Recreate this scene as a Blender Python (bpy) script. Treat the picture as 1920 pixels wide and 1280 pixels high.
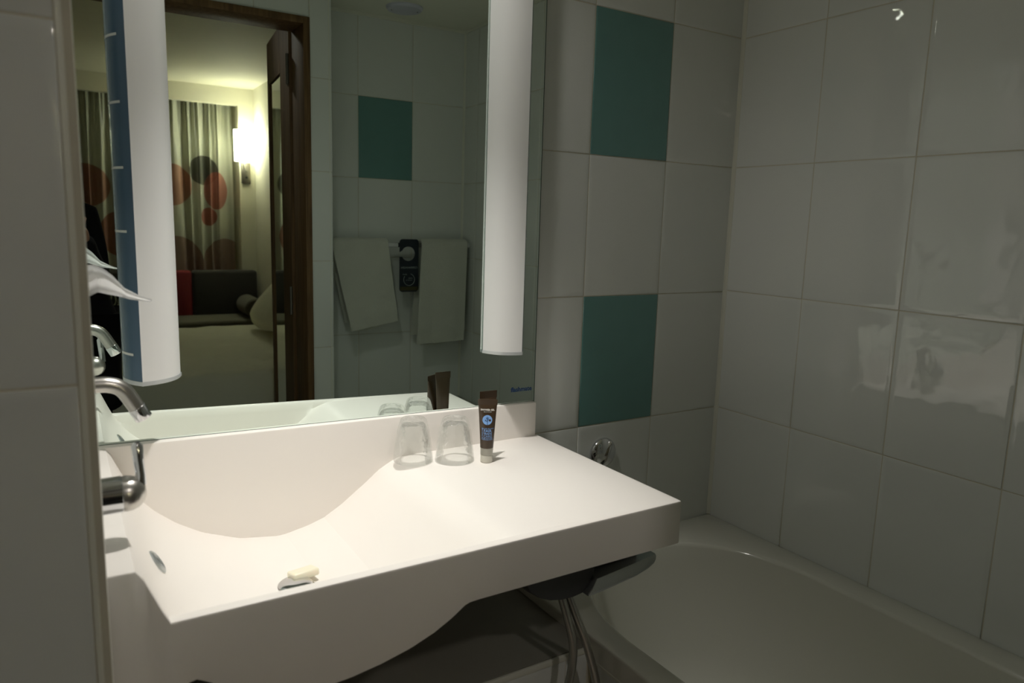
import bpy, bmesh, math, random
from mathutils import Vector, Matrix, noise
random.seed(7)
for o in list(bpy.data.objects): bpy.data.objects.remove(o)
S = bpy.context.scene
COL = S.collection
PI = math.pi

# ------------------------------------------------------------------ camera, light, exposure
yaw, pitch, roll, FPX = 0.5630650, -0.1587988, 0.0292048, 1372.8746
CAM = Vector((-1.5749, -1.4003, 1.3613))
_d = Vector((math.sin(yaw)*math.cos(pitch), math.cos(yaw)*math.cos(pitch), math.sin(pitch)))
_r = _d.cross(Vector((0, 0, 1))).normalized(); _u = _r.cross(_d)
_R = _r*math.cos(roll) + _u*math.sin(roll); _U = -_r*math.sin(roll) + _u*math.cos(roll)
cd = bpy.data.cameras.new('camera'); cam = bpy.data.objects.new('camera', cd); COL.objects.link(cam)
cam.matrix_world = Matrix(((_R.x, _U.x, -_d.x, CAM.x), (_R.y, _U.y, -_d.y, CAM.y), (_R.z, _U.z, -_d.z, CAM.z), (0, 0, 0, 1)))
cd.sensor_fit = 'HORIZONTAL'; cd.sensor_width = 36.0; cd.lens = FPX/1920*36.0; cd.clip_start = 0.02; cd.clip_end = 50
cd.dof.use_dof = True; cd.dof.focus_distance = 1.75; cd.dof.aperture_fstop = 5.0
S.camera = cam

w = bpy.data.worlds.new('world'); S.world = w; w.use_nodes = True
w.node_tree.nodes['Background'].inputs[0].default_value = (0.6, 0.7, 0.6, 1)
w.node_tree.nodes['Background'].inputs[1].default_value = 0.0
S.view_settings.view_transform = 'Standard'; S.view_settings.look = 'None'
S.view_settings.gamma = 1.0; S.view_settings.use_curve_mapping = False
S.view_settings.exposure = 0.0
try:
    S.cycles.sample_clamp_indirect = 10.0
    S.cycles.max_bounces = 14; S.cycles.diffuse_bounces = 8; S.cycles.glossy_bounces = 8
    S.cycles.transparent_max_bounces = 16; S.cycles.transmission_bounces = 10
except Exception: pass

def lamp(name, kind, loc, energy, color, **kw):
    l = bpy.data.lights.new(name, kind); l.energy = energy; l.color = color
    for k, v in kw.items(): setattr(l, k, v)
    o = bpy.data.objects.new(name, l); o.location = loc; COL.objects.link(o); return o
# ceiling spot over the basin (its housing is the downlight built further down)
SPOT = Vector((-1.10, -0.28, 2.168))
lamp('downlight_beam', 'SPOT', SPOT, 52, (1.0, 0.965, 0.91), spot_size=math.radians(68), spot_blend=1.0, shadow_soft_size=0.028)
lamp('downlight_spill', 'SPOT', SPOT, 4.6, (1.0, 0.965, 0.91), spot_size=math.radians(150), spot_blend=0.6, shadow_soft_size=0.028)
# bulb of the wall lamp beside the curtain; the two after it are unseen fills added
lamp('wall_lamp_bulb', 'POINT', (-0.093, -5.80, 2.06), 7.0, (1.0, 0.955, 0.80), shadow_soft_size=0.04)
lamp('bedroom_fill', 'POINT', (-2.9, -2.6, 2.30), 1.2, (1.0, 0.93, 0.72), shadow_soft_size=0.10)  # unseen fill added to lift the bedroom
_e = lamp('entry_fill', 'SPOT', (-0.92, -2.35, 2.47), 19, (1.0, 0.93, 0.86), spot_size=math.radians(50), spot_blend=0.7, shadow_soft_size=0.06)  # added fill spot, brightens the counter front and left wall
_e.rotation_euler = (Vector((-1.25, -0.5, 0.85))-Vector(_e.location)).to_track_quat('-Z', 'Y').to_euler()

# ------------------------------------------------------------------ materials
def nmat(name):
    m = bpy.data.materials.new(name); m.use_nodes = True
    nt = m.node_tree; return m, nt, nt.nodes['Principled BSDF']
def mat(name, col, rough=0.5, metal=0.0, var=0.0, vscale=8.0, bump=0.0, bscale=60.0, coat=0.0, spec=0.5, sheen=0.0, emit=None, estr=0.0, sub=0.0, bdist=0.01):
    m, nt, b = nmat(name)
    b.inputs['Base Color'].default_value = (*col, 1); b.inputs['Roughness'].default_value = rough
    b.inputs['Metallic'].default_value = metal; b.inputs['Specular IOR Level'].default_value = spec
    b.inputs['Coat Weight'].default_value = coat; b.inputs['Coat Roughness'].default_value = 0.05
    b.inputs['Sheen Weight'].default_value = sheen
    if sub: b.inputs['Subsurface Weight'].default_value = sub; b.inputs['Subsurface Scale'].default_value = 0.01
    if emit: b.inputs['Emission Color'].default_value = (*emit, 1); b.inputs['Emission Strength'].default_value = estr
    tc = nt.nodes.new('ShaderNodeNewGeometry')
    if var:
        n = nt.nodes.new('ShaderNodeTexNoise'); n.inputs['Scale'].default_value = vscale; n.inputs['Detail'].default_value = 4
        nt.links.new(tc.outputs['Position'], n.inputs['Vector'])
        r = nt.nodes.new('ShaderNodeMapRange'); r.inputs['To Min'].default_value = 1-var; r.inputs['To Max'].default_value = 1+var
        nt.links.new(n.outputs['Fac'], r.inputs['Value'])
        mx = nt.nodes.new('ShaderNodeMix'); mx.data_type = 'RGBA'; mx.blend_type = 'MULTIPLY'; mx.inputs[0].default_value = 1
        mx.inputs[6].default_value = (*col, 1); nt.links.new(r.outputs[0], mx.inputs[7]); nt.links.new(mx.outputs[2], b.inputs['Base Color'])
    if bump:
        n = nt.nodes.new('ShaderNodeTexNoise'); n.inputs['Scale'].default_value = bscale; n.inputs['Detail'].default_value = 2
        nt.links.new(tc.outputs['Position'], n.inputs['Vector'])
        bp = nt.nodes.new('ShaderNodeBump'); bp.inputs['Strength'].default_value = bump; bp.inputs['Distance'].default_value = bdist
        nt.links.new(n.outputs['Fac'], bp.inputs['Height']); nt.links.new(bp.outputs[0], b.inputs['Normal'])
    return m
M = {}
M['tile'] = mat('glazed_tile', (0.69, 0.71, 0.685), 0.03, var=0.02, vscale=3, bump=0.60, bscale=9.0, bdist=0.0045, spec=0.7)
M['tile_teal'] = mat('teal_glass_tile', (0.115, 0.26, 0.25), 0.22, var=0.05, vscale=20, coat=0.6)
M['grout'] = mat('grout', (0.56, 0.53, 0.43), 0.9, var=0.10, vscale=30)
M['bead'] = mat('white_corner_bead', (0.68, 0.68, 0.60), 0.35)
M['solid'] = mat('solid_surface', (0.88, 0.84, 0.795), 0.38, spec=0.35)
M['enamel'] = mat('bath_enamel', (0.62, 0.62, 0.55), 0.12, coat=0.3)
M['chrome'] = mat('chrome', (0.72, 0.73, 0.75), 0.12, metal=1.0)
M['satin'] = mat('satin_steel', (0.55, 0.53, 0.50), 0.30, metal=1.0)
M['brushed'] = mat('brushed_chrome', (0.46, 0.49, 0.49), 0.34, metal=0.75)
M['hinge'] = mat('dull_hinge', (0.16, 0.15, 0.13), 0.45, metal=0.8)
M['hose'] = mat('metal_hose', (0.38, 0.38, 0.35), 0.35, metal=0.9)
M['dark'] = mat('dark_plastic', (0.02, 0.02, 0.022), 0.35)
M['mirror'] = mat('mirror_silver', (0.80, 0.90, 0.85), 0.0, metal=1.0)
M['mirror_edge'] = mat('mirror_edge', (0.05, 0.10, 0.08), 0.15)
M['mirror_clear'] = mat('door_mirror_silver', (0.82, 0.87, 0.84), 0.02, metal=1.0)
M['diffuser'] = mat('opal_diffuser', (0.78, 0.785, 0.78), 0.35, spec=0.3)
M['blue_side'] = mat('blue_side_panel', (0.065, 0.125, 0.19), 0.25, spec=0.5)
M['lightmark'] = mat('white_slot', (0.75, 0.78, 0.74), 0.5)
M['alu'] = mat('aluminium_cap', (0.62, 0.65, 0.66), 0.35, metal=0.4)
M['rail'] = mat('polished_rail', (0.66, 0.76, 0.72), 0.18, metal=0.8)
M['ceil'] = mat('painted_ceiling', (0.72, 0.72, 0.62), 0.8, var=0.03)
M['wallpaint'] = mat('bedroom_paint', (0.72, 0.70, 0.58), 0.75, var=0.03)
M['floor_b'] = mat('floor_tile', (0.44, 0.37, 0.31), 0.4, var=0.15)
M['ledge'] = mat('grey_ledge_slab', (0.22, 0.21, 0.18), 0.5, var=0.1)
M['carpet'] = mat('carpet', (0.085, 0.095, 0.08), 0.95, var=0.3, vscale=60, bump=0.5, bscale=300)
M['soap'] = mat('cream_soap', (0.88, 0.84, 0.66), 0.35, sub=0.2)
M['tissue'] = mat('white_tissue', (0.93, 0.93, 0.93), 0.9)
_nt = M['tissue'].node_tree; _tr = _nt.nodes.new('ShaderNodeBsdfTranslucent'); _tr.inputs[0].default_value = (0.95, 0.95, 0.95, 1); _mx = _nt.nodes.new('ShaderNodeMixShader'); _mx.inputs[0].default_value = 0.5
_nt.links.new(_nt.nodes['Principled BSDF'].outputs[0], _mx.inputs[1]); _nt.links.new(_tr.outputs[0], _mx.inputs[2]); _nt.links.new(_mx.outputs[0], _nt.nodes['Material Output'].inputs[0])
M['towel'] = mat('white_towel', (0.74, 0.75, 0.66), 0.95, bump=0.8, bscale=420, sheen=0.4, var=0.05, vscale=12)
M['wood'] = None
M['sofa'] = mat('charcoal_fabric', (0.045, 0.042, 0.035), 0.9, bump=0.4, bscale=300, sheen=0.2)
M['sofa_seat'] = mat('taupe_fabric', (0.13, 0.12, 0.085), 0.9, bump=0.4, bscale=300, sheen=0.2)
M['red'] = mat('red_fabric', (0.22, 0.018, 0.022), 0.85, bump=0.4, bscale=300)
M['linen'] = mat('bed_linen', (0.80, 0.78, 0.66), 0.85, var=0.04, vscale=4, bump=0.5, bscale=7, bdist=0.03)
M['mattress'] = mat('mattress_side', (0.30, 0.31, 0.26), 0.9)
M['black'] = mat('black_cloth', (0.008, 0.008, 0.009), 0.9, spec=0.2)
M['jeans'] = mat('dark_trousers', (0.010, 0.011, 0.013), 0.9, spec=0.2)
M['skin'] = mat('skin', (0.42, 0.24, 0.17), 0.5, sub=0.1)
M['hair'] = mat('dark_hair', (0.03, 0.02, 0.014), 0.6, bump=0.6, bscale=200)
M['eye'] = mat('eye', (0.6, 0.6, 0.58), 0.1)
M['tube'] = mat('brown_tube', (0.050, 0.030, 0.015), 0.32, coat=0.2)
M['tubecap'] = mat('pale_tube_cap', (0.60, 0.58, 0.50), 0.4)
M['tubeclear'] = mat('tube_neck', (0.40, 0.39, 0.34), 0.3)
M['skyblue'] = mat('label_blue', (0.22, 0.42, 0.80), 0.5)
M['labelblue'] = mat('label_text_blue', (0.16, 0.28, 0.52), 0.5)
M['labelwhite'] = mat('label_white', (0.75, 0.75, 0.72), 0.5)
M['labeldim'] = mat('label_pale_grey', (0.30, 0.34, 0.33), 0.6)
M['logo'] = mat('logo_blue', (0.01, 0.05, 0.16), 0.5)
M['hanger'] = mat('dark_card', (0.006, 0.012, 0.020), 0.35)
M['hanger_band'] = mat('ochre_band', (0.055, 0.045, 0.010), 0.5)
M['vent'] = mat('grey_vent', (0.52, 0.53, 0.62), 0.4)
M['cushion'] = None
M['bulb'] = mat('bulb_face', (1, 1, 1), 0.4, emit=(1.0, 0.95, 0.86), estr=150)
M['fill_face'] = mat('fill_face_soft', (1, 1, 1), 0.4, emit=(1.0, 0.95, 0.86), estr=8)  # glowing face of the added fill fitting
M['shade'] = mat('lit_lampshade', (0.9, 0.88, 0.75), 0.7, emit=(1.0, 0.95, 0.80), estr=7)

def wood():
    m, nt, b = nmat('dark_wood')
    tc = nt.nodes.new('ShaderNodeTexCoord'); mp = nt.nodes.new('ShaderNodeMapping'); mp.inputs['Scale'].default_value = (14, 14, 0.9)
    n = nt.nodes.new('ShaderNodeTexNoise'); n.inputs['Scale'].default_value = 5; n.inputs['Detail'].default_value = 6; n.inputs['Distortion'].default_value = 0.6
    r = nt.nodes.new('ShaderNodeValToRGB'); r.color_ramp.elements[0].position = 0.3; r.color_ramp.elements[0].color = (0.085, 0.045, 0.018, 1)
    r.color_ramp.elements[1].position = 0.75; r.color_ramp.elements[1].color = (0.20, 0.115, 0.050, 1)
    nt.links.new(tc.outputs['Object'], mp.inputs[0]); nt.links.new(mp.outputs[0], n.inputs['Vector']); nt.links.new(n.outputs['Fac'], r.inputs[0])
    nt.links.new(r.outputs[0], b.inputs['Base Color']); b.inputs['Roughness'].default_value = 0.6; b.inputs['Specular IOR Level'].default_value = 0.3
    return m
M['wood'] = wood()
def glassy():
    m = bpy.data.materials.new('clear_glass'); m.use_nodes = True; nt = m.node_tree; nt.nodes.clear()
    out = nt.nodes.new('ShaderNodeOutputMaterial'); t = nt.nodes.new('ShaderNodeBsdfTransparent'); g = nt.nodes.new('ShaderNodeBsdfGlossy')
    t.inputs[0].default_value = (0.975, 0.98, 0.975, 1); g.inputs['Roughness'].default_value = 0.03; g.inputs[0].default_value = (0.95, 0.95, 0.95, 1)
    lw = nt.nodes.new('ShaderNodeFresnel'); lw.inputs[0].default_value = 1.48
    tc = nt.nodes.new('ShaderNodeNewGeometry'); n = nt.nodes.new('ShaderNodeTexNoise'); n.inputs['Scale'].default_value = 55; n.inputs['Detail'].default_value = 2
    bp = nt.nodes.new('ShaderNodeBump'); bp.inputs['Strength'].default_value = 0.5; bp.inputs['Distance'].default_value = 0.008
    nt.links.new(tc.outputs['Position'], n.inputs['Vector']); nt.links.new(n.outputs['Fac'], bp.inputs['Height'])
    nt.links.new(bp.outputs[0], g.inputs['Normal']); nt.links.new(bp.outputs[0], lw.inputs['Normal'])
    fm = nt.nodes.new('ShaderNodeMath'); fm.operation = 'MULTIPLY'; fm.inputs[1].default_value = 0.50; nt.links.new(lw.outputs[0], fm.inputs[0])
    mx = nt.nodes.new('ShaderNodeMixShader'); nt.links.new(fm.outputs[0], mx.inputs[0]); nt.links.new(t.outputs[0], mx.inputs[1]); nt.links.new(g.outputs[0], mx.inputs[2])
    df = nt.nodes.new('ShaderNodeBsdfDiffuse'); df.inputs[0].default_value = (0.9, 0.9, 0.9, 1)
    m2 = nt.nodes.new('ShaderNodeMixShader'); m2.inputs[0].default_value = 0.035; nt.links.new(mx.outputs[0], m2.inputs[1]); nt.links.new(df.outputs[0], m2.inputs[2])
    nt.links.new(m2.outputs[0], out.inputs[0]); return m
M['glass'] = glassy()
def curtain_mat():
    m, nt, b = nmat('printed_curtain')
    b.inputs['Roughness'].default_value = 0.42; b.inputs['Sheen Weight'].default_value = 0.2; b.inputs['Specular IOR Level'].default_value = 0.4
    geo = nt.nodes.new('ShaderNodeNewGeometry'); sep = nt.nodes.new('ShaderNodeSeparateXYZ'); nt.links.new(geo.outputs['Position'], sep.inputs[0])
    def math_(op, a, b_=None, v=None):
        n = nt.nodes.new('ShaderNodeMath'); n.operation = op
        for i, x in enumerate((a, b_)):
            if x is None: continue
            if isinstance(x, (int, float)): n.inputs[i].default_value = x
            else: nt.links.new(x, n.inputs[i])
        return n.outputs[0]
    prev = None; base = (0.74, 0.75, 0.65, 1)
    circ = [(-0.39, 1.755, .125, .135, (0.13, 0.13, 0.10, 1)), (-0.285, 1.57, .105, .175, (0.52, 0.20, 0.15, 1)), (-0.355, 1.325, .072, .085, (0.50, 0.16, 0.11, 1)),
            (-0.67, 1.61, .175, .19, (0.52, 0.27, 0.19, 1)), (-0.22, 0.83, .21, .29, (0.44, 0.29, 0.23, 1)), (-0.66, 0.89, .24, .25, (0.42, 0.27, 0.22, 1)),
            (-1.38, 1.57, .21, .19, (0.50, 0.26, 0.19, 1)), (-1.05, 1.66, .10, .12, (0.16, 0.15, 0.12, 1)), (-0.78, 1.30, .09, .15, (0.40, 0.05, 0.04, 1)),
            (-1.12, 1.15, .16, .2, (0.42, 0.18, 0.12, 1)), (-1.75, 1.3, .2, .2, (0.2, 0.18, 0.15, 1)), (-1.9, 1.75, .14, .14, (0.5, 0.15, 0.1, 1)), (-2.2, 1.2, .2, .2, (0.50, 0.26, 0.19, 1)),
            (-1.62, 0.85, .2, .2, (0.5, 0.15, 0.1, 1)), (-2.6, 1.6, .2, .2, (0.2, 0.18, 0.15, 1))]
    for cx, cz, rx, rz, c in circ:
        dx = math_('DIVIDE', math_('SUBTRACT', sep.outputs[0], cx), rx); dz = math_('DIVIDE', math_('SUBTRACT', sep.outputs[2], cz), rz)
        d = math_('ADD', math_('MULTIPLY', dx, dx), math_('MULTIPLY', dz, dz)); f = math_('LESS_THAN', d, 1.0)
        f = math_('MULTIPLY', f, 0.9)
        mx = nt.nodes.new('ShaderNodeMix'); mx.data_type = 'RGBA'; nt.links.new(f, mx.inputs[0])
        if prev is None: mx.inputs[6].default_value = base
        else: nt.links.new(prev, mx.inputs[6])
        mx.inputs[7].default_value = c; prev = mx.outputs[2]
    nt.links.new(prev, b.inputs['Base Color']); return m
M['curtain'] = curtain_mat()
def cushion_mat():
    m, nt, b = nmat('leaf_print_cushion'); b.inputs['Roughness'].default_value = 0.9
    geo = nt.nodes.new('ShaderNodeNewGeometry'); v = nt.nodes.new('ShaderNodeTexWave'); v.inputs['Scale'].default_value = 9; v.inputs['Distortion'].default_value = 14; v.inputs['Detail'].default_value = 3
    r = nt.nodes.new('ShaderNodeValToRGB'); r.color_ramp.elements[0].position = 0.72; r.color_ramp.elements[0].color = (0.012, 0.012, 0.01, 1)
    r.color_ramp.elements[1].position = 0.82; r.color_ramp.elements[1].color = (0.42, 0.45, 0.30, 1)
    nt.links.new(geo.outputs['Position'], v.inputs['Vector']); nt.links.new(v.outputs['Fac'], r.inputs[0]); nt.links.new(r.outputs[0], b.inputs['Base Color']); return m
M['cushion'] = cushion_mat()

# ------------------------------------------------------------------ helpers
def thing(name, label, cat, loc=(0, 0, 0), group=None, kind=None):
    o = bpy.data.objects.new(name, None); o.empty_display_size = 0.05; COL.objects.link(o); o.location = loc
    o['origin'] = list(loc)
    tag(o, label, cat, group, kind); return o
def tag(o, label=None, cat=None, group=None, kind=None):
    if label: o['label'] = label
    if cat: o['category'] = cat
    if group: o['group'] = group
    if kind: o['kind'] = kind
    return o
def put(name, bm, m, parent=None, smooth=True, angle=35, loc=None, label=None, recalc=True):
    """link the bmesh (world coordinates) as ONE mesh object"""
    if recalc: bmesh.ops.recalc_face_normals(bm, faces=bm.faces)
    org = Vector(parent['origin']) if (parent is not None and 'origin' in parent) else Vector((0, 0, 0))
    pos = Vector(loc) if loc is not None else org
    bmesh.ops.translate(bm, verts=bm.verts, vec=-pos)
    me = bpy.data.meshes.new(name); bm.to_mesh(me); bm.free()
    for f in me.polygons: f.use_smooth = smooth
    if smooth: me.set_sharp_from_angle(angle=math.radians(angle))
    ms = m if isinstance(m, (list, tuple)) else [m]
    for x in ms: me.materials.append(x)
    o = bpy.data.objects.new(name, me); COL.objects.link(o)
    o['origin'] = list(pos)
    if parent is not None: o.parent = parent; o.location = pos - org
    else: o.location = pos
    if label: o['label'] = label
    return o
def B(): return bmesh.new()
def box(bm, x0, x1, y0, y1, z0, z1, bevel=0, seg=2, mat_i=0):
    r = bmesh.ops.create_cube(bm, size=1); vs = r['verts']
    for v in vs: v.co = Vector(((x0+x1)/2+v.co.x*(x1-x0), (y0+y1)/2+v.co.y*(y1-y0), (z0+z1)/2+v.co.z*(z1-z0)))
    if bevel:
        es = list({e for v in vs for e in v.link_edges})
        bmesh.ops.bevel(bm, geom=es, offset=bevel, segments=seg, affect='EDGES', profile=0.5)
    return bm
def loft(bm, rings, closed=True, cap=True, mat_i=0):
    R = [[bm.verts.new(p) for p in r] for r in rings]
    n = len(R[0])
    for a, b in zip(R, R[1:]):
        for i in range(n if closed else n-1):
            j = (i+1) % n
            f = bm.faces.new((a[i], a[j], b[j], b[i])); f.material_index = mat_i
    if cap and closed:
        for r in (R[0], R[-1]):
            try: bm.faces.new(r)
            except ValueError: pass
    return R
def frame_of(t):
    t = t.normalized(); a = Vector((0, 0, 1)) if abs(t.z) < 0.9 else Vector((1, 0, 0))
    u = t.cross(a).normalized(); return u, t.cross(u).normalized()
def tube(bm, pts, rad, seg=16, cap=True):
    pts = [Vector(p) for p in pts]; rings = []; u = None
    for i, p in enumerate(pts):
        t = (pts[min(i+1, len(pts)-1)] - pts[max(i-1, 0)]).normalized()
        if u is None: u, v = frame_of(t)
        else:
            u = (u - t*u.dot(t)).normalized(); v = t.cross(u)
        r = rad[i] if isinstance(rad, (list, tuple)) else rad
        rings.append([p + (u*math.cos(2*PI*k/seg) + v*math.sin(2*PI*k/seg))*r for k in range(seg)])
    loft(bm, rings, cap=cap); return bm
def lathe(bm, origin, axis, prof, seg=32, caps=True):
    """prof = list of (radius, distance along axis)"""
    origin = Vector(origin); a = Vector(axis).normalized(); u, v = frame_of(a)
    rings = [[origin + a*h + (u*math.cos(2*PI*k/seg)+v*math.sin(2*PI*k/seg))*max(r, 1e-5) for k in range(seg)] for r, h in prof]
    loft(bm, rings, cap=caps); return bm
def prism(bm, outline, ext, depth):
    """outline: list of Vector; ext: direction vector"""
    e = Vector(ext).normalized()*depth
    loft(bm, [[Vector(p) for p in outline], [Vector(p)+e for p in outline]]); return bm
def bez(pts, n=24):
    """Catmull-Rom through pts"""
    P = [Vector(p) for p in pts]; P = [P[0]*2-P[1]] + P + [P[-1]*2-P[-2]]; out = []
    for i in range(1, len(P)-2):
        for k in range(n):
            t = k/n; a, b, c, d = P[i-1:i+3]
            out.append(0.5*((2*b)+(c-a)*t+(2*a-5*b+4*c-d)*t*t+(3*b-a-3*c+d)*t**3))
    out.append(P[-2]); return out
def text_mesh(name, s, size, m, parent, origin, right, up, align='CENTER', depth=0.0002, bold=0.0):
    cu = bpy.data.curves.new(name, 'FONT'); cu.body = s; cu.size = size; cu.align_x = align; cu.extrude = depth; cu.offset = bold; cu.resolution_u = 2
    t = bpy.data.objects.new(name+'_tmp', cu); COL.objects.link(t)
    dg = bpy.context.evaluated_depsgraph_get(); me = bpy.data.meshes.new_from_object(t.evaluated_get(dg))
    bpy.data.objects.remove(t); bpy.data.curves.remove(cu)
    r = Vector(right).normalized(); u = Vector(up).normalized(); n = r.cross(u); org = Vector(parent['origin']); o3 = Vector(origin)
    for v in me.vertices:
        v.co = o3 + r*v.co.x + u*v.co.y + n*v.co.z - org
    me.materials.clear(); me.materials.append(m)
    o = bpy.data.objects.new(name, me); COL.objects.link(o); o.parent = parent; o['origin'] = list(org); return o

# ------------------------------------------------------------------ tiled walls
ZR = [0.0, 0.208, 0.538, 0.868, 1.198, 1.528, 1.858, 2.18]
ZB = [0.0, 0.208, 0.538, 0.868, 1.194, 1.528, 1.858, 2.18]
GAP = 0.0020
_tc = {}
def tile_mesh(wd, ht, kind):
    key = (round(wd, 4), round(ht, 4), kind)
    if key in _tc: return _tc[key]
    bm = B(); a, b = wd/2-GAP/2, ht/2-GAP/2
    lvl = [(0, .0065), (0, .0013), (.0004, .0003), (.0013, 0.0), (.012, -.0002)] if kind == 'tile' else [(0, .0065), (0, .0005), (.0008, -.0006), (.0035, -.0012), (.006, -.0012)]
    rings = [[Vector((s*(a-i), y, t*(b-i))) for s, t in ((-1, -1), (1, -1), (1, 1), (-1, 1))] for i, y in lvl]
    R = [[bm.verts.new(p) for p in r] for r in rings]
    for r0, r1 in zip(R, R[1:]):
        for i in range(4): bm.faces.new((r0[i], r0[(i+1) % 4], r1[(i+1) % 4], r1[i]))
    bm.faces.new(R[-1]); bmesh.ops.recalc_face_normals(bm, faces=bm.faces)
    me = bpy.data.meshes.new('tile'); bm.to_mesh(me); bm.free()
    for f in me.polygons: f.use_smooth = True
    me.materials.append(M['tile_teal'] if kind == 'teal' else M['tile']); _tc[key] = me; return me
def tiles(wall, P, rz, cols, rows, teal=(), skip=None):
    """P(s) -> (x, y) on the wall at running coordinate s; cols/rows joint positions"""
    for i in range(len(cols)-1):
        for j in range(len(rows)-1):
            if skip and skip(i, j): continue
            s0, s1, z0, z1 = cols[i], cols[i+1], rows[j], rows[j+1]
            isT = (i, j) in teal
            o = bpy.data.objects.new('tile', tile_mesh(abs(s1-s0), z1-z0, 'teal' if isT else 'tile')); COL.objects.link(o); o.parent = wall
            x, y = P((s0+s1)/2); o.location = (x, y, (z0+z1)/2)
            k = 0.0012
            o.rotation_euler = (random.uniform(-k, k)*1.5, 0, rz+random.uniform(-k, k)*1.5)
            if isT: o['label'] = 'teal glass tile among the white ones'
def slab(name, x0, x1, y0, y1, z0, z1, m, bev=0):
    bm = B(); box(bm, x0, x1, y0, y1, z0, z1, bev); return tag(put(name, bm, m, smooth=False), kind='structure')
XJ = [0.0, -0.2486, -0.4903, -0.732, -0.9737, -1.2154, -1.4571, -1.5475]
wb = slab('wall_back', -2.55, 0.12, 0.0009, 0.12, 0, 2.2, M['grout'])
tiles(wb, lambda s: (s, 0), 0, XJ, ZB, teal={(1, 5), (1, 3)})
wr = slab('wall_right', 0.0009, 0.12, -1.62, 0.0015, 0, 2.2, M['grout'])
YJ = [0.0, -0.2471, -0.4957, -0.7443, -0.9929, -1.2415, -1.4901, -1.614]
tiles(wr, lambda s: (0, s), -PI/2, YJ, ZR)
wt = slab('wall_towels', -0.6855, 0.12, -1.74, -1.6149, 0, 2.2, M['grout'])
tiles(wt, lambda s: (s, -1.614), PI, [0.0, -0.249, -0.4907, -0.684], ZR, teal={(1, 5)})
# door wall with its return beside the bath, opening between x -1.70 and -0.7644
bm = B(); box(bm, -0.7644, -0.6855, -1.6155, -1.3515, 0, 2.2); box(bm, -0.7644, -0.69, -1.74, -1.6155, 0, 2.2)
box(bm, -1.724, -0.7644, -1.47, -1.3515, 2.06, 2.2); box(bm, -2.55, -1.724, -1.47, -1.3515, 0, 2.2)
wd = tag(put('wall_door', bm, M['grout'], smooth=False), kind='structure')
tiles(wd, lambda s: (s, -1.35), PI, [-0.684, -0.7644], ZR)
tiles(wd, lambda s: (s, -1.35), PI, [-0.7644, -0.955, -1.197, -1.439, -1.724], [2.06, 2.18])
tiles(wd, lambda s: (s, -1.35), PI, [-1.724, -1.966, -2.208, -2.45], ZR)
tiles(wd, lambda s: (-0.684, s), PI/2, [-1.35, -1.482, -1.614], ZR)
# projecting wall on the left that carries the tap
wl = slab('wall_left', -2.55, -1.5469, -0.6041, 0.0015, 0, 2.2, M['grout'])
tiles(wl, lambda s: (s, -0.605), 0, [-1.5595, -1.8012, -2.0429, -2.2846, -2.45], ZR)
tiles(wl, lambda s: (-1.546, s), PI/2, [-0.0, -0.242, -0.484, -0.592], ZR)
wo = slab('wall_outer_left', -2.55, -2.45, -1.47, -0.6, 0, 2.2, M['tile'])
# corner beads
def bead(name, cx, cy, r, a0, a1, z0, z1):
    bm = B(); pts = [Vector((cx+r*math.cos(a0+(a1-a0)*k/8), cy+r*math.sin(a0+(a1-a0)*k/8), z0)) for k in range(9)] + [Vector((cx, cy, z0))]
    prism(bm, pts, (0, 0, 1), z1-z0); return tag(put(name, bm, M['bead']), kind='structure')
bead('trim_1', -1.5595, -0.5915, 0.0138, -PI/2, 0, 0, 2.18)
bead('trim_2', -0.6955, -1.3615, 0.0120, 0, PI/2, 0, 2.18)
bm = B()   # sealant bead in the inner corner, slightly coved
prism(bm, [Vector(p) for p in ((0.001, 0.001, .55), (-0.0085, 0.001, .55), (-0.0075, -0.0012, .55), (-0.0035, -0.0035, .55), (-0.0012, -0.0075, .55), (0.001, -0.0085, .55))], (0, 0, 1), 1.63)
tag(put('trim_3', bm, M['bead']), kind='structure')
bm = B(); prism(bm, [Vector(p) for p in ((0.001, -1.615, .55), (-0.0085, -1.615, .55), (-0.0075, -1.6128, .55), (-0.0012, -1.6065, .55), (0.001, -1.6055, .55))], (0, 0, 1), 1.63)
tag(put('trim_4', bm, M['bead']), kind='structure')
slab('ceiling', -2.55, 0.12, -1.74, 0.12, 2.18, 2.30, M['ceil'])
slab('floor', -2.55, 0.12, -1.60, 0.12, -0.08, 0.0, M['floor_b'])
bm = B(); box(bm, -0.684, 0, -1.614, -1.606, 2.168, 2.18); box(bm, -0.008, 0, -1.606, 0, 2.168, 2.18); tag(put('trim_5', bm, M['bead'], smooth=False), kind='structure')

# bedroom shell beyond the doorway
slab('floor_bedroom', -4.4, 0.16, -6.5, -1.47, -0.08, 0.0, M['carpet'])
slab('ceiling_bedroom', -4.4, 0.16, -6.5, -1.47, 2.51, 2.60, M['wallpaint'])
slab('wall_bedroom_right', 0.04, 0.16, -6.5, -1.74, 0, 2.55, M['wallpaint'])
slab('wall_bedroom_left', -4.4, -4.28, -6.5, -1.47, 0, 2.55, M['wallpaint'])
bm = B(); box(bm, -4.4, -1.724, -1.50, -1.47, 0, 2.55); box(bm, -1.724, -0.766, -1.50, -1.47, 2.06, 2.55)
box(bm, -0.7655, -0.66, -1.76, -1.47, 2.2, 2.55); box(bm, -0.766, 0.04, -1.765, -1.74, 0, 2.55); box(bm, -0.7655, -0.66, -1.74, -1.47, 2.2, 2.55); box(bm, -0.766, -0.764, -1.74, -1.47, 0, 2.55)
tag(put('wall_bedroom_near', bm, M['wallpaint'], smooth=False), kind='structure')
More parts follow.
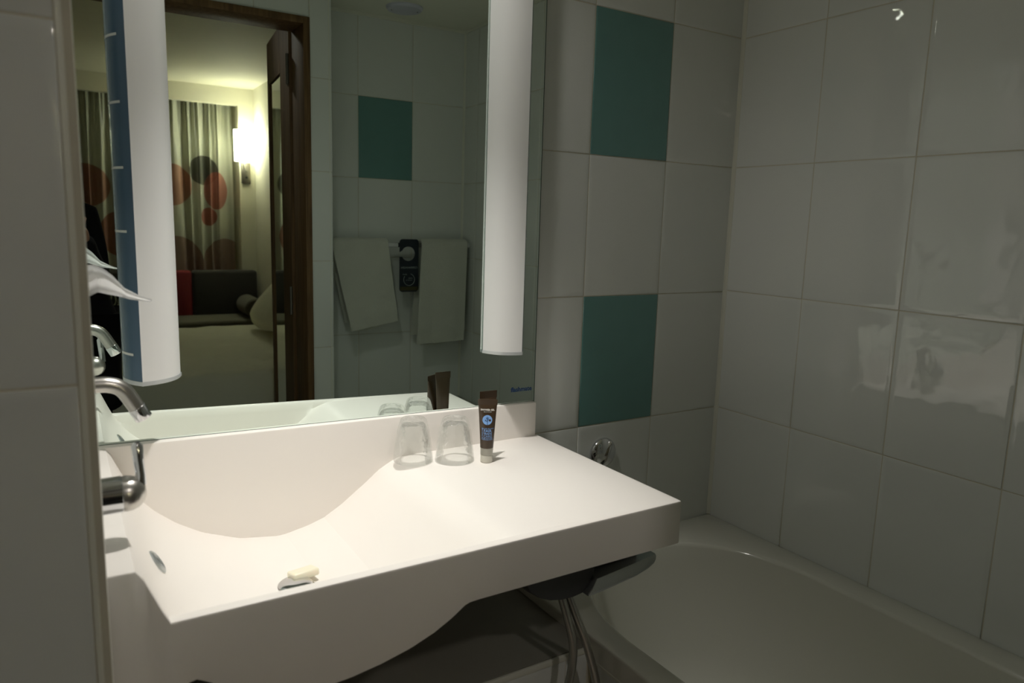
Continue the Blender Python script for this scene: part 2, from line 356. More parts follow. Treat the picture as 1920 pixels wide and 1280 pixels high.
bm = B(); box(bm, -0.10, 0.04, -6.4, -6.0, 0, 2.51); box(bm, -3.7, -0.10, -6.08, -6.0, 2.355, 2.51); box(bm, -4.28, -3.7, -6.4, -6.0, 0, 2.51); box(bm, -3.7, -0.10, -6.46, -6.36, 0, 2.51)
tag(put('wall_bedroom_far', bm, M['wallpaint'], smooth=False), kind='structure')

# ------------------------------------------------------------------ door
door = thing('door_1', None, None, (-0.79, -1.35, 0), kind='structure')
bm = B()
box(bm, -0.788, -0.7644, -1.50, -1.342, 0, 2.06, 0.0015); box(bm, -1.724, -1.700, -1.50, -1.342, 0, 2.06, 0.0015)
box(bm, -1.700, -0.788, -1.50, -1.342, 2.036, 2.06, 0.0015)
put('door_frame', bm, M['wood'], door)
HA = Vector((-0.791, -1.534, 0)); HB = Vector((-0.735, -2.115, 0)); LD = (HB-HA).normalized(); LN = Vector((LD.y, -LD.x, 0))   # LN faces -x
if LN.x > 0: LN = -LN
TH = 0.04; LEN = (HB-HA).length
def leafbox(bm, s0, s1, z0, z1, d0, d1, bev=0):
    r = bmesh.ops.create_cube(bm, size=1); vs = r['verts']
    for v in vs:
        s = s0+(v.co.x+.5)*(s1-s0); dd = d0+(v.co.y+.5)*(d1-d0); z = z0+(v.co.z+.5)*(z1-z0)
        v.co = HA + LD*s - LN*dd + Vector((0, 0, z))
    if bev: bmesh.ops.bevel(bm, geom=list({e for v in vs for e in v.link_edges}), offset=bev, segments=2, affect='EDGES')
bm = B()
leafbox(bm, 0, 0.22, 0.01, 2.11, 0, TH, .002); leafbox(bm, 0.53, LEN, 0.01, 2.11, 0, TH, .002); leafbox(bm, 0.22, 0.53, 1.93, 2.11, 0, TH, .001)
leafbox(bm, 0.22, 0.53, 0.01, 0.16, 0, TH, .001); leafbox(bm, 0.22, 0.53, 0.16, 1.93, 0.012, TH)
leaf = put('door_leaf', bm, M['wood'], door)
bm = B(); leafbox(bm, 0.222, 0.528, 0.165, 1.925, 0.006, 0.0115); put('mirror_pane', bm, M['mirror_clear'], leaf, smooth=False, label='tall mirror pane set in the door leaf')
for z in (0.25, 1.03, 1.91):
    bm = B(); leafbox(bm, 0.006, 0.034, z-.055, z+.055, -0.003, 0.0); tube(bm, [HA+LN*0.006+Vector((0, 0, z-.055)), HA+LN*0.006+Vector((0, 0, z+.055))], 0.006, 10)
    put('hinge', bm, M['hinge'], leaf, label='steel hinge')

# ------------------------------------------------------------------ wash counter
CN = Vector((-1.5749, -1.4003, 1.3613))
def fy(x): return -0.4925 - 0.0416*max(0.0, -0.6246-x)          # front edge
def onfront(px, pz):                                            # a point measured on the plane y=-.4925, carried to the real front
    t = 1.0
    for _ in range(6):
        x = CN.x+(px-CN.x)*t; t = (fy(x)-CN.y)/(-0.4925-CN.y)
    return CN.x+(px-CN.x)*t, CN.z+(pz-CN.z)*t
rim = lambda x: 0.8724+0.0236*max(0, -0.6246-x)
top_pts = [(-0.6246, .8724), (-0.88, .8724), (-0.935, .8722), (-0.962, .8716), (-0.9817, .8697), (-0.9937, .8655), (-1.0234, .8498), (-1.0467, .8306), (-1.1039, .7891), (-1.15, .7625), (-1.1899, .7505), (-1.2328, .7480), (-1.3023, .7580),
           (-1.3676, .7832), (-1.4117, .8108), (-1.4453, .8395), (-1.4695, .8668), (-1.485, .8980), (-1.4957, .9246), (-1.506, .9500), (-1.5120, .9620), (-1.5165, .9650), (-1.5455, .9655)]
bot_raw = [(-0.6228, .7898), (-1.0464, .7895), (-1.0687, .7884), (-1.0922, .7722), (-1.1223, .7565), (-1.1611, .7424), (-1.2076, .7317), (-1.2521, .7254), (-1.31, .722), (-1.37, .732), (-1.41, .757), (-1.4367, .7798), (-1.4544, .7901), (-1.4733, .7920 - .012), (-1.490, .70), (-1.560, .70)]
bot_pts = [onfront(*p) for p in bot_raw]
def interp(pts, x):
    if x >= pts[0][0]: return pts[0][1]
    for (a, za), (b, zb) in zip(pts, pts[1:]):
        if a >= x >= b:
            t = (x-a)/(b-a); return za+(zb-za)*t
    return pts[-1][1]
def smooth_interp(pts, x):
    return (interp(pts, x-.006)+interp(pts, x)*2+interp(pts, x+.006))/4
def zin(x): return smooth_interp(top_pts, x) if x > -1.505 else interp(top_pts, x)
def counter():
    xs = [-0.6246, -0.6252, -0.6264, -0.6290] + [-0.64-0.02*i for i in range(16)]
    x = -0.955
    while x > -1.5455: xs.append(x); x -= 0.0085
    xs += [-1.5455]
    rings = []
    for i, x in enumerate(xs):
        F = fy(x); zr = rim(x); e = {0: .003, 1: .0016, 2: .0005}.get(i, 0.0)
        flat = zr
        back = smooth_interp(top_pts, x) if x > -1.505 else interp(top_pts, x)
        fd = min(1.0, max(0.0, (x+1.22)/.50)); fd = fd*fd*(3-2*fd)
        zi_b = back; zi_f = back+(zr-0.8724)*fd
        zr_ = max(zr, zi_f) - e; zi_f -= e; zi_b -= e; F += e; d = max(0.0, zr_-zi_f); zb = interp(bot_pts, x)+e
        zf2 = zi_f
        rings.append([Vector(q) for q in (
            (x, -0.001, zb), (x, F+.003, zb), (x, F+.0008, zb+.0008), (x, F, zb+.003), (x, F, zr_-.0035), (x, F+.001, zr_-.001), (x, F+.0035, zr_),
            (x, F+.013, zr_), (x, F+.017, zr_-min(.001, d)), (x, F+.019, zr_-min(.004, d)), (x, F+.020, zr_-min(.02, d*.8)), (x, F+.026, zf2+min(.004, d*.2)), (x, F+.036, zf2),
            (x, (F-.02)/2, (zf2+zi_b)/2), (x, -0.02, zi_b), (x, -0.001, zi_b))])
    bm = B(); loft(bm, rings); return bm
basin = thing('wash_counter', 'white moulded wash counter with scooped basin, below the large mirror', 'sink', (-1.08, -0.25, 0.70))
put('counter', counter(), M['solid'], basin, angle=40)
def splash_top(x): return 0.9525+0.0152*max(0, -0.632-x)
bm = B(); rings = []
for x in [-0.6320, -0.6330, -0.636] + [-0.66-0.04*i for i in range(22)] + [-1.546]:
    e = {-0.6320: .002, -0.6330: .0007}.get(x, 0); z = splash_top(x)-e; f = -0.022+e
    rings.append([Vector(q) for q in ((x, -0.0008, .735), (x, f, .735), (x, f, z-.003), (x, f+.001, z-.0008), (x, f+.003, z), (x, -0.0008, z))])
# follow the thickness of the counter so the upstand never pokes out below it
for r in rings:
    zb = min(zin(max(r[0].x, -1.5))-.006, .86); r[0].z = r[1].z = zb
loft(bm, rings); put('backsplash', bm, M['solid'], basin, angle=30)
# waste with its raised plug, overflow ring
zf = zin(-1.243)
bm = B(); lathe(bm, (-1.262, -0.250, zf-.002), (0, 0, 1), [(.037, 0), (.037, .003), (.034, .0045), (.026, .003), (.022, .001)], 36); put('drain_ring', bm, M['chrome'], basin)
bm = B(); lathe(bm, (-1.262, -0.250, zf+.001), (0, 0, 1), [(.012, 0), (.026, .006), (.028, .009), (.025, .0115), (.012, .0135), (.0001, .014)], 36); put('drain_plug', bm, M['chrome'], basin)
ofn = Vector((.87, 0, .49)).normalized(); ofp = Vector((-1.4742, -0.322, 0.8775))
bm = B(); lathe(bm, ofp-ofn*.003, ofn, [(.0105, .002), (.0105, .0055), (.0145, .0075), (.0185, .0055), (.0195, .001), (.0195, -.003)], 32, caps=False); put('overflow_ring', bm, M['brushed'], basin)
bm = B(); lathe(bm, ofp-ofn*.003, ofn, [(.0107, .001), (.0107, .0042), (.0001, .0043)], 24); put('overflow_grille', bm, M['satin'], basin)
# bottle trap and supply box are out of sight; a bracket carries the counter
bm = B(); box(bm, -0.80, -0.76, -0.42, -0.001, .765, .7895, .002); put('bracket', bm, M['solid'], basin)
# soap bar
soap = B(); box(soap, -0.023, 0.023, -0.0155, 0.0155, 0, 0.013, .0035, 3)
bmesh.ops.rotate(soap, verts=soap.verts, cent=(0, 0, 0), matrix=Matrix.Rotation(math.radians(-10), 3, 'X')); bmesh.ops.rotate(soap, verts=soap.verts, cent=(0, 0, 0), matrix=Matrix.Rotation(math.radians(9), 3, 'Z'))
bmesh.ops.translate(soap, verts=soap.verts, vec=Vector((-1.241, -0.226, zf+.0065)))
tag(put('soap_bar', soap, M['soap'], loc=(-1.237, -0.232, zf)), 'small cream soap bar leaning on the basin plug', 'soap')

# ------------------------------------------------------------------ mirror
mn = Vector((-0.00684598, -0.99997488, -0.00183574)).normalized(); mc = Vector((-0.9, -0.0099, 1.52175488))
def onm(x, z): return Vector((x, mc.y - (mn.x*(x-mc.x)+mn.z*(z-mc.z))/mn.y, z))
mt = thing('wall_mirror', 'large frameless mirror above the wash counter, spanning between tap wall and bath', 'mirror', (-1.09, -0.008, 0.96))
crn = [onm(-0.6331, .9535), onm(-0.6362, 2.06), onm(-1.5455, 2.06), onm(-1.5455, .9675)]
bm = B(); v = [bm.verts.new(p) for p in crn]; bm.faces.new(v)
put('mirror_face', bm, M['mirror'], mt, smooth=False, recalc=False)
bm = B(); 
def off(p, dx, dz): return p+Vector((dx, 0, dz))
o4 = [off(crn[0], .0022, -.0018), off(crn[1], .0022, .002), off(crn[2], 0, .002), off(crn[3], 0, -.0018)]
o4 = [p - mn*.0003 for p in o4]
loft(bm, [[p for p in o4], [Vector((p.x, -0.0012, p.z)) for p in o4]])
put('glass_edge', bm, M['mirror_edge'], mt, smooth=False)
cross = (crn[1]-crn[0]).cross(crn[2]-crn[0])
if cross.dot(mn) < 0: mt.children[0].data.flip_normals()
lp = onm(-0.6965, 0.9800)+mn*.0004
text_mesh('logo_lettering', 'flashmate', 0.0150, M['logo'], mt, lp, (1, 0, 0), (-.01, 0, 1), align='LEFT', depth=0.0001, bold=0.0004)

# ------------------------------------------------------------------ strip lights on the mirror
def strip_light(x_out, sgn, label):
    """x_out: outer edge; sgn=+1 when the inner side lies to +x"""
    t = thing('mirror_light', label, 'lamp', (x_out+sgn*.045, -0.012, 1.08), group='vertical lights on the mirror')
    z0, z1 = 1.0775, 1.98; yb = onm(x_out+sgn*.0915, 1.3).y-.0022; ya = onm(x_out, 1.3).y-.0022
    A = (x_out, ya); T = (x_out+sgn*.0235, -0.0700); Bq = (x_out+sgn*.091, yb); Rl = (x_out+sgn*.0900, yb)
    def arc(p, q, bulge, n=12):
        p, q = Vector((*p, 0)), Vector((*q, 0)); m_ = (p+q)/2; dv = q-p; nr = Vector((dv.y, -dv.x, 0)).normalized()
        if nr.dot(m_-Vector((x_out+sgn*.045, -0.02, 0))) < 0: nr = -nr
        return [p+dv*k/n+nr*bulge*4*(k/n)*(1-k/n) for k in range(n+1)]
    side = arc(A, T, 0.006); dif = arc(T, Rl, 0.0150)
    for nm, arc_, m_ in (('side_panel', side, M['blue_side']), ('diffuser', dif, M['diffuser'])):
        bm = B(); inner = [Vector((x_out+sgn*.04, yb, 0)).lerp(p, .94) for p in arc_]
        prism(bm, [p+Vector((0, 0, z0+.007)) for p in arc_+inner[::-1]], (0, 0, 1), z1-z0-.014); put(nm, bm, m_, t, angle=50, label='blue side panel' if nm == 'side_panel' else None)
    whole = side + dif[1:] + [Vector((*Bq, 0))]
    cen = Vector((x_out+sgn*.045, -0.03, 0))
    for za in (z0, z1-.007):
        bm = B(); ol = [cen+(p-cen)*1.015+Vector((0, 0, za)) for p in whole]; prism(bm, ol, (0, 0, 1), .007); put('end_cap', bm, M['alu'], t, angle=30)
    bm = B(); x0, x1 = sorted((x_out+sgn*.001, x_out+sgn*.0915)); box(bm, x0+.006, x1-.006, min(ya, yb)-.003, max(ya, yb)+.0018, z0+.007, z1-.007); put('back_plate', bm, M['alu'], t)
    for k in range(8):
        z = 1.129+.1012*k; bm = B(); seg = side[1:10]
        o_ = []
        for p in seg:
            dvec = (p-Vector((x_out+sgn*.05, -0.03, 0))).normalized(); o_.append(p+dvec*.0006)
        loft(bm, [[Vector((p.x, p.y, z-.002)) for p in o_], [Vector((p.x, p.y, z+.002)) for p in o_]], closed=False, cap=False)
        put('slot', bm, M['lightmark'], t)
    return t
strip_light(-1.4815, 1, 'unlit white strip light with blue side panel, left side of the mirror near the tap')
strip_light(-0.6850, -1, 'unlit white strip light at the right side of the mirror, nearest the bath')

# ------------------------------------------------------------------ basin tap on the left wall
tap = thing('basin_tap', 'satin chrome wall tap, curved spout and lever, over the basin left end', 'tap', (-1.5455, -0.35, 1.08))
sp = [(-1.5455, -0.279, 1.1290), (-1.532, -0.279, 1.1292), (-1.520, -0.279, 1.1285), (-1.508, -0.279, 1.1245), (-1.499, -0.279, 1.1165), (-1.4900, -0.279, 1.1010), (-1.4855, -0.279, 1.0925)]
bm = B(); tube(bm, bez(sp, 6), 0.0110, 24); put('spout', bm, M['satin'], tap, angle=50)
dr = Vector((.0045, 0, -.0085)).normalized(); q = Vector((-1.4857, -0.279, 1.0930))
bm = B(); tube(bm, [q, q+dr*.0004, q+dr*.018, q+dr*.019], [.0112, .0117, .0117, .0108], 24); put('aerator', bm, M['chrome'], tap, angle=50)
by, bz = -0.4355, 1.0245
bm = B(); lathe(bm, (-1.5458, by, bz), (1, 0, 0), [(.024, 0), (.024, .003), (.0222, .004), (.0222, .0265), (.0212, .0275)], 32); put('body', bm, M['chrome'], tap, angle=40)
bm = B(); lathe(bm, (-1.5183, by, bz), (1, 0, 0), [(.0215, 0), (.0218, .004), (.0212, .010), (.0185, .017), (.0135, .0225), (.007, .0255), (.0001, .0265)], 32); put('cartridge_cap', bm, M['satin'], tap, angle=40)
lv = [(-1.4985, by, bz+.010), (-1.4975, by, bz+.022), (-1.4990, by, bz+.040), (-1.5000, by, bz+.058), (-1.5003, by, bz+.063)]
bm = B(); tube(bm, lv, [.0075, .0060, .0062, .0066, .0030], 18); put('lever', bm, M['chrome'], tap, angle=50)
bm = B(); lathe(bm, (-1.5458, -0.279, 1.129), (1, 0, 0), [(.020, 0), (.020, .002), (.018, .0035), (.012, .004)], 28); put('spout_flange', bm, M['satin'], tap)

# ------------------------------------------------------------------ tissue sticking out of the wall slot
bm = B()
rows = [((-1.5450, 1.2935), (-1.5450, 1.2530)), ((-1.5360, 1.2935), (-1.5360, 1.2545)), ((-1.5290, 1.2945), (-1.5265, 1.2600)), ((-1.5195, 1.2905), (-1.5150, 1.2570)), ((-1.5080, 1.2800), (-1.5030, 1.2535)),
        ((-1.4950, 1.2635), (-1.4910, 1.2490)), ((-1.4780, 1.2535), (-1.4770, 1.2468)), ((-1.4632, 1.2478), (-1.4650, 1.2450))]
G = []
for i, (a, b) in enumerate(rows):
    r = []
    for k in range(7):
        t = k/6; x = a[0]+(b[0]-a[0])*t; z = a[1]+(b[1]-a[1])*t
        y = -0.316 + 0.016*math.sin(t*PI*1.6+.4)*(1-i/9) + 0.004*math.sin(i*1.7)
        r.append(bm.verts.new((x, y, z)))
    G.append(r)
for a, b in zip(G, G[1:]):
    for k in range(6): bm.faces.new((a[k], a[k+1], b[k+1], b[k]))
bmesh.ops.solidify(bm, geom=bm.faces[:], thickness=0.0006)
tag(put('tissue', bm, M['tissue'], loc=(-1.5455, -0.316, 1.25), angle=180), 'white paper tissue sticking out of the left wall above the tap', 'tissue')
dsp = thing('tissue_dispenser', 'small steel tissue slot plate on the wall above the tap, behind the tissue', 'dispenser', (-1.5459, -0.316, 1.27))
bm = B(); box(bm, -1.5460, -1.5430, -0.39, -0.24, 1.225, 1.325, .0012); put('cover_plate', bm, M['satin'], dsp)
bm = B(); box(bm, -1.5427, -1.5420, -0.36, -0.27, 1.262, 1.285, .0003); put('slot', bm, M['dark'], dsp)

# ------------------------------------------------------------------ tumblers and gel tubes
def ctop(x, y): return 0.8724+(rim(x)-0.8724)*min(1, max(0, (-y-.02)/(.47)))
def tumbler(x, y, label, tw):
    z = ctop(x, y)+.0012; t = thing('drinking_glass', label, 'glass', (x, y, z), group='upturned glasses on the counter')
    bm = B()
    prof = [(.0402, 0), (.0408, .0015), (.0400, .010), (.0372, .035), (.0330, .062), (.0285, .080), (.0262, .0868), (.0235, .0895), (.0190, .0900), (.0001, .0885)]
    inner = [(.0001, .0800), (.0200, .0795), (.0245, .0765), (.0272, .0700), (.0310, .058), (.0352, .035), (.0380, .010), (.0388, .0012), (.0402, 0)]
    lathe(bm, (x, y, z), (0, 0, 1), prof+inner, 40, caps=False)
    for v in bm.verts:   # gentle hammered flutes
        a = math.atan2(v.co.y-y, v.co.x-x); h = v.co.z-z; r = math.hypot(v.co.x-x, v.co.y-y)
        if r > .01:
            k = 1+0.012*math.sin(a*8+tw+h*60)*math.sin(h/.09*PI); v.co.x = x+(v.co.x-x)*k; v.co.y = y+(v.co.y-y)*k
    bmesh.ops.remove_doubles(bm, verts=bm.verts, dist=1e-5)
    put('glass_body', bm, M['glass'], t, angle=60)
    return t
tumbler(-0.9650, -0.0650, 'clear upturned drinking glass on the counter, nearest the basin', 0)
tumbler(-0.8870, -0.1000, 'clear upturned drinking glass on the counter, between its twin and the tubes', 1.3)
def gel_tube(x, y, rz, label, printed, hgt=0.132):
    z = ctop(x, y)+.0004; t = thing('gel_tube', label, 'toiletry', (x, y, z), group='small brown gel tubes on the counter')
    def tr(p): return Vector((x+p[0]*math.cos(rz)-p[1]*math.sin(rz), y+p[0]*math.sin(rz)+p[1]*math.cos(rz), z+p[2]))
    def ell(a, b, h, n=28): return [tr((a*math.cos(2*PI*k/n), b*math.sin(2*PI*k/n), h)) for k in range(n)]
    bm = B(); loft(bm, [ell(.0118, .0118, 0), ell(.0126, .0126, .001), ell(.0126, .0126, .0145), ell(.0122, .0122, .0152)]); put('cap', bm, M['tubecap'], t)
    bm = B(); loft(bm, [ell(.0122, .0122, .0152), ell(.0128, .0128, .016), ell(.0133, .0133, .0310)]); put('neck', bm, M['tubeclear'], t)
    hs = [(.0310, .0137, .0137), (.05, .0146, .0128), (.075, .0160, .0105), (.100, .0176, .0070), (.118, .0190, .0030), (.1210, .0194, .0016)]
    k = hgt/.132
    bm = B(); loft(bm, [ell(a, b, .031+(h-.031)*k) for h, a, b in hs]); put('tube_body', bm, M['tube'], t, angle=60)
    bm = B(); loft(bm, [ell(.0200, .0013, .031+(.1205-.031)*k), ell(.0202, .0013, .031+(.124-.031)*k), ell(.0202, .0012, hgt)]); put('crimp', bm, M['tube'], t)
    if printed:
        def surf(u, h):      # print wraps on the front (local -y) of the flattened body
            for (h0, a0, b0), (h1, a1, b1) in zip(hs, hs[1:]):
                if h0 <= h <= h1:
                    f = (h-h0)/(h1-h0); a = a0+(a1-a0)*f; b = b0+(b1-b0)*f; break
            else: a, b = hs[-1][1:]
            return tr((u, -b*math.sqrt(max(0.02, 1-(u/a)**2))-.00035, h))
        bm = B(); c = bm.verts.new(surf(0, .0905)); ring = [bm.verts.new(surf(.0100*math.cos(2*PI*k/32), .0905+.0100*math.sin(2*PI*k/32))) for k in range(32)]
        for i in range(32): bm.faces.new((c, ring[i], ring[(i+1) % 32]))
        put('blue_emblem', bm, M['skyblue'], t, recalc=False, label='sky blue disc with a sprig')
        bm = B()
        for pts in ([(0.0003, .0805), (0.0001, .0905), (-.0006, .0975)], [(0, .0870), (-.0040, .0905)], [(0, .0885), (.0032, .0930)], [(-.0002, .0915), (-.0030, .0950)], [(0, .0920), (.0022, .0960)], [(-.002, .0888), (-.0048, .0893)]):
            q = [surf(*p)+(surf(*p)-tr((0, 0, p[1])))*.02 for p in pts]; tube(bm, q, .00045, 5)
        put('sprig', bm, M['logo'], t)
        def words(nm, s, size, h, m_, u0=0.0, al='CENTER', rot=False, bold=.00012):
            cu = bpy.data.curves.new(nm, 'FONT'); cu.body = s; cu.size = size; cu.align_x = al; cu.resolution_u = 1; cu.offset = bold
            to = bpy.data.objects.new('tmp', cu); COL.objects.link(to)
            me = bpy.data.meshes.new_from_object(to.evaluated_get(bpy.context.evaluated_depsgraph_get())); bpy.data.objects.remove(to)
            org = Vector(t['origin'])
            for v in me.vertices:
                uu, hh = (v.co.x, v.co.y) if not rot else (-v.co.y, v.co.x)
                p = surf(u0+uu, h+hh); v.co = p + (p-tr((0, 0, h+hh))).normalized()*.0001 - org
            me.materials.clear(); me.materials.append(m_)
            o = bpy.data.objects.new(nm, me); COL.objects.link(o); o.parent = t
        words('lettering', 'SHOWER GEL', .0046, .1095, M['labelwhite'], bold=.0002); words('lettering', 'GEL DOUCHE', .0026, .1060, M['labeldim'])
        words('lettering', 'FAIR', .0082, .0655, M['skyblue'], .0012, bold=.0001); words('lettering', 'TRADE', .0054, .0607, M['skyblue'], .0012, bold=.0001)
        words('lettering', 'CARE', .0072, .0547, M['labelblue'], .0012); words('lettering', 'GEL DOUCHE', .0030, .0518, M['labelblue'], .0012)
        words('lettering', 'SHOWER GEL BATH', .0027, .0720, M['labelblue'], .0010); words('lettering', 'WITH FAIR TRADE', .0024, .0492, M['labelblue'], .0012)
        words('lettering', 'FAIR TRADE CARE', .0030, .0500, M['labelblue'], -.0086, 'LEFT', True)
    return t
vx = Vector((-0.829, -0.130, 0))-CAM; rz1 = math.atan2(-vx.x, vx.y) if False else math.atan2(vx.y, vx.x)-PI/2
gel_tube(-0.8337, -0.1400, rz1, 'brown shower gel tube with a blue round emblem standing on its pale cap', True)
gel_tube(-0.8185, -0.1160, -0.05, 'plain-backed brown gel tube standing behind the printed tube', False, .1435)

# ------------------------------------------------------------------ bathtub, ledge, waste knob, mixer
tub = thing('bathtub', 'white enamel bathtub along the right tiled wall', 'bathtub', (-0.35, -0.81, 0))
def superell(cx, cy, a, b, n, N=72): 
    out = []
    for k in range(N):
        t = 2*PI*k/N; c, s = math.cos(t), math.sin(t)
        out.append((cx+a*abs(c)**(2/n)*(1 if c >= 0 else -1), cy+b*abs(s)**(2/n)*(1 if s >= 0 else -1)))
    return out
X0, X1, Y0, Y1 = -0.702, -0.001, -1.612, -0.0015; N = 96
def inner(z_, sh, top):
    # opening: rounded toward the tap end, straight sides
    pts = []
    cx = -0.357; a = .288-sh*.9; yb_, yf = -0.076-sh*1.0, -1.46+sh*1.6
    for k in range(N):
        t = 2*PI*k/N; c, s = math.cos(t), math.sin(t); L = .34 if s >= 0 else .25
        n = 2.2
        ex = abs(c)**(2/n)*(1 if c >= 0 else -1); ey = abs(s)**(2/n)
        x = cx+a*ex; y = (yb_-L+L*ey) if s >= 0 else (yf+L-L*ey)
        pts.append(Vector((x, y, z_)))
    return pts
def outer(z_, e=0):
    pts = []
    for k in range(N):
        t = 2*PI*k/N; c, s = math.cos(t), math.sin(t); m_ = max(abs(c), abs(s)); 
        x = (X0+X1)/2+(X1-X0-2*e)/2*c/m_; y = (Y0+Y1)/2+(Y1-Y0-2*e)/2*s/m_; pts.append(Vector((x, y, z_)))
    return pts
bm = B()
rings = [outer(.505), outer(.545), outer(.5485, .001), outer(.550, .004)]
inn = [inner(.5495, -.004, 1), inner(.5475, 0.002, 1), inner(.540, .0055, 1), inner(.50, .012, 1), inner(.40, .030, 1), inner(.28, .050, 1), inner(.20, .065, 1), inner(.165, .085, 1), inner(.150, .12, 1), inner(.146, .20, 1)]
loft(bm, rings+inn, cap=False); fa = bm.faces.new([v for v in bm.verts][-N:])
put('tub_shell', bm, M['enamel'], tub, angle=50)
bm = B(); lathe(bm, (-0.357, -0.42, .144), (0, 0, 1), [(.030, 0), (.030, .005), (.024, .006), (.02, .004), (.0001, .003)], 28); put('tub_drain', bm, M['chrome'], tub)
bm = B(); box(bm, X0+.012, X0+.03, Y0, -0.002, 0, .506); put('side_panel', bm, M['grout'], tub, smooth=False)
bm = B(); box(bm, X0-.001, X0+.013, Y0+.004, -0.002, .499, .506, .002); put('panel_trim', bm, M['bead'], tub)
panel = [o for o in tub.children if o.name.startswith('side_panel')][0]
for i in range(5):
    for (z0, z1) in ((0.0, 0.168), (.168, .498)):
        s0 = -0.36-.2486*i; s1 = max(s0-.2486, -1.61)
        if s1 >= s0-.01: continue
        o = bpy.data.objects.new('tile', tile_mesh(s0-s1, z1-z0, 'tile')); COL.objects.link(o); o.parent = panel
        o.location = Vector((X0+.0085, (s0+s1)/2, (z0+z1)/2)) - Vector(panel['origin']); o.rotation_euler = (0, 0, -PI/2)
# boxed-in tiled ledge under the counter
bm = B(); box(bm, -1.546, -0.6925, -0.3385, -0.001, 0, 0.5235); ledge = tag(put('trim_6', bm, M['grout'], smooth=False), kind='structure')
tiles(ledge, lambda s: (s, -0.340), 0, [-0.703, -0.7575, -0.99, -1.232, -1.474, -1.546], [0.0, 0.182, 0.512])
bm = B(); box(bm, -1.546, -0.703, -0.3425, -0.336, .512, .5245, .0015); tag(put('trim_7', bm, M['bead']), kind='structure')
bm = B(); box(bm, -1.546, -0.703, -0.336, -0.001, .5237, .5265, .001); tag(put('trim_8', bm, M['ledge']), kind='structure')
# bath waste control knob
kn = thing('waste_knob', 'round chrome bath waste knob on the tiles beside the counter', 'knob', (-0.4105, -0.001, 0.792))
kc = Vector((-0.4105, -0.0005, 0.792))
bm = B(); lathe(bm, kc, (0, -1, 0), [(.0385, 0), (.0400, .002), (.0400, .006), (.0385, .0095), (.0345, .0135), (.0280, .0172), (.0190, .0202), (.0095, .0218), (.0001, .0222)], 48); put('knob_disc', bm, M['chrome'], kn, angle=30)
bm = B(); ax = Vector((math.cos(math.radians(62)), 0, math.sin(math.radians(62)))); px_ = Vector((-ax.z, 0, ax.x))
rg = []
for s in [-.034, -.030, -.015, 0, .015, .030, .034]:
    wv = .0115*math.sqrt(max(0.05, 1-(s/.038)**2)) ; hh = .011*math.sqrt(max(0.02, 1-(s/.037)**2))
    rg.append([kc+ax*s+Vector((0, -.0145, 0))+px_*(-wv), kc+ax*s+Vector((0, -.0150-hh*.7, 0))+px_*(-wv*.6), kc+ax*s+Vector((0, -.0155-hh, 0)), kc+ax*s+Vector((0, -.0150-hh*.7, 0))+px_*(wv*.6), kc+ax*s+Vector((0, -.0145, 0))+px_*wv])
loft(bm, rg); put('knob_grip', bm, M['chrome'], kn, angle=40)
# mixer under the counter: chrome body coloured dark for its reflection, chrome lip, two hoses
mx = thing('bath_mixer', 'chrome bath mixer with dark rounded body slung under the counter right end', 'tap', (-0.77, -0.37, 0.69))
yc = -0.375
def outl(pts): return [Vector((x, 0, z)) for x, z in pts]
bm = B(); ol = [(-0.905, .786), (-0.903, .735), (-0.893, .718), (-0.872, .702), (-0.846, .690), (-0.820, .6845), (-0.795, .683), (-0.772, .686), (-0.757, .697), (-0.748, .714), (-0.744, .735), (-0.744, .786)]
rg = []
for yy, sc in ((.040, .86), (.036, .96), (.026, 1.0), (-.018, 1.0), (-.024, .985), (-.027, .955)):
    rg.append([Vector((-.825+(x+.825)*(1 if z > .75 else sc), yc+yy, .786+(z-.786)*(1 if z > .75 else (1+(sc-1)*.6)))) for x, z in ol])
loft(bm, rg); put('body', bm, M['dark'], mx, angle=35, label='glossy rounded body, dark reflection put into its colour')
lipo = [(-0.7475, .7135), (-0.700, .7190), (-0.650, .7245), (-0.612, .7290), (-0.6015, .7300), (-0.5985, .7265), (-0.5985, .7190), (-0.603, .7120), (-0.618, .7040), (-0.650, .6955), (-0.700, .6890), (-0.740, .6845), (-0.7660, .6830), (-0.757, .6950)]
bm = B(); rg = []
for yy, k in ((-.034, .90), (-.036, .97), (-.033, 1.0), (.030, 1.0), (.034, .96)):
    rg.append([Vector((-.68+(x+.68)*(1 if x < -.72 else k), yc+yy, .712+(z-.712)*k)) for x, z in lipo])
loft(bm, rg); put('spout_lip', bm, M['brushed'], mx, angle=40, label='brushed chrome spout')
bm = B(); box(bm, -0.745, -0.630, yc-.012, yc+.018, .722, .7895, .003); put('gap_shade_block', bm, M['dark'], mx)  # dark mounting block, its colour stands in for the shaded gap above the lip
for hp in ([(-0.8110, -0.385, .688), (-0.8000, -0.395, .640), (-0.7890, -0.400, .590), (-0.7885, -0.400, .545), (-0.7975, -0.400, .500), (-0.812, -0.40, .43), (-0.83, -0.40, .30)],
           [(-0.7950, -0.385, .688), (-0.7800, -0.395, .640), (-0.7640, -0.400, .598), (-0.7450, -0.400, .545), (-0.7280, -0.400, .490), (-0.716, -0.40, .42), (-0.715, -0.40, .30)]):
    bm = B(); tube(bm, bez(hp, 8), 0.0080, 14); put('hose', bm, M['hose'], mx, angle=60)

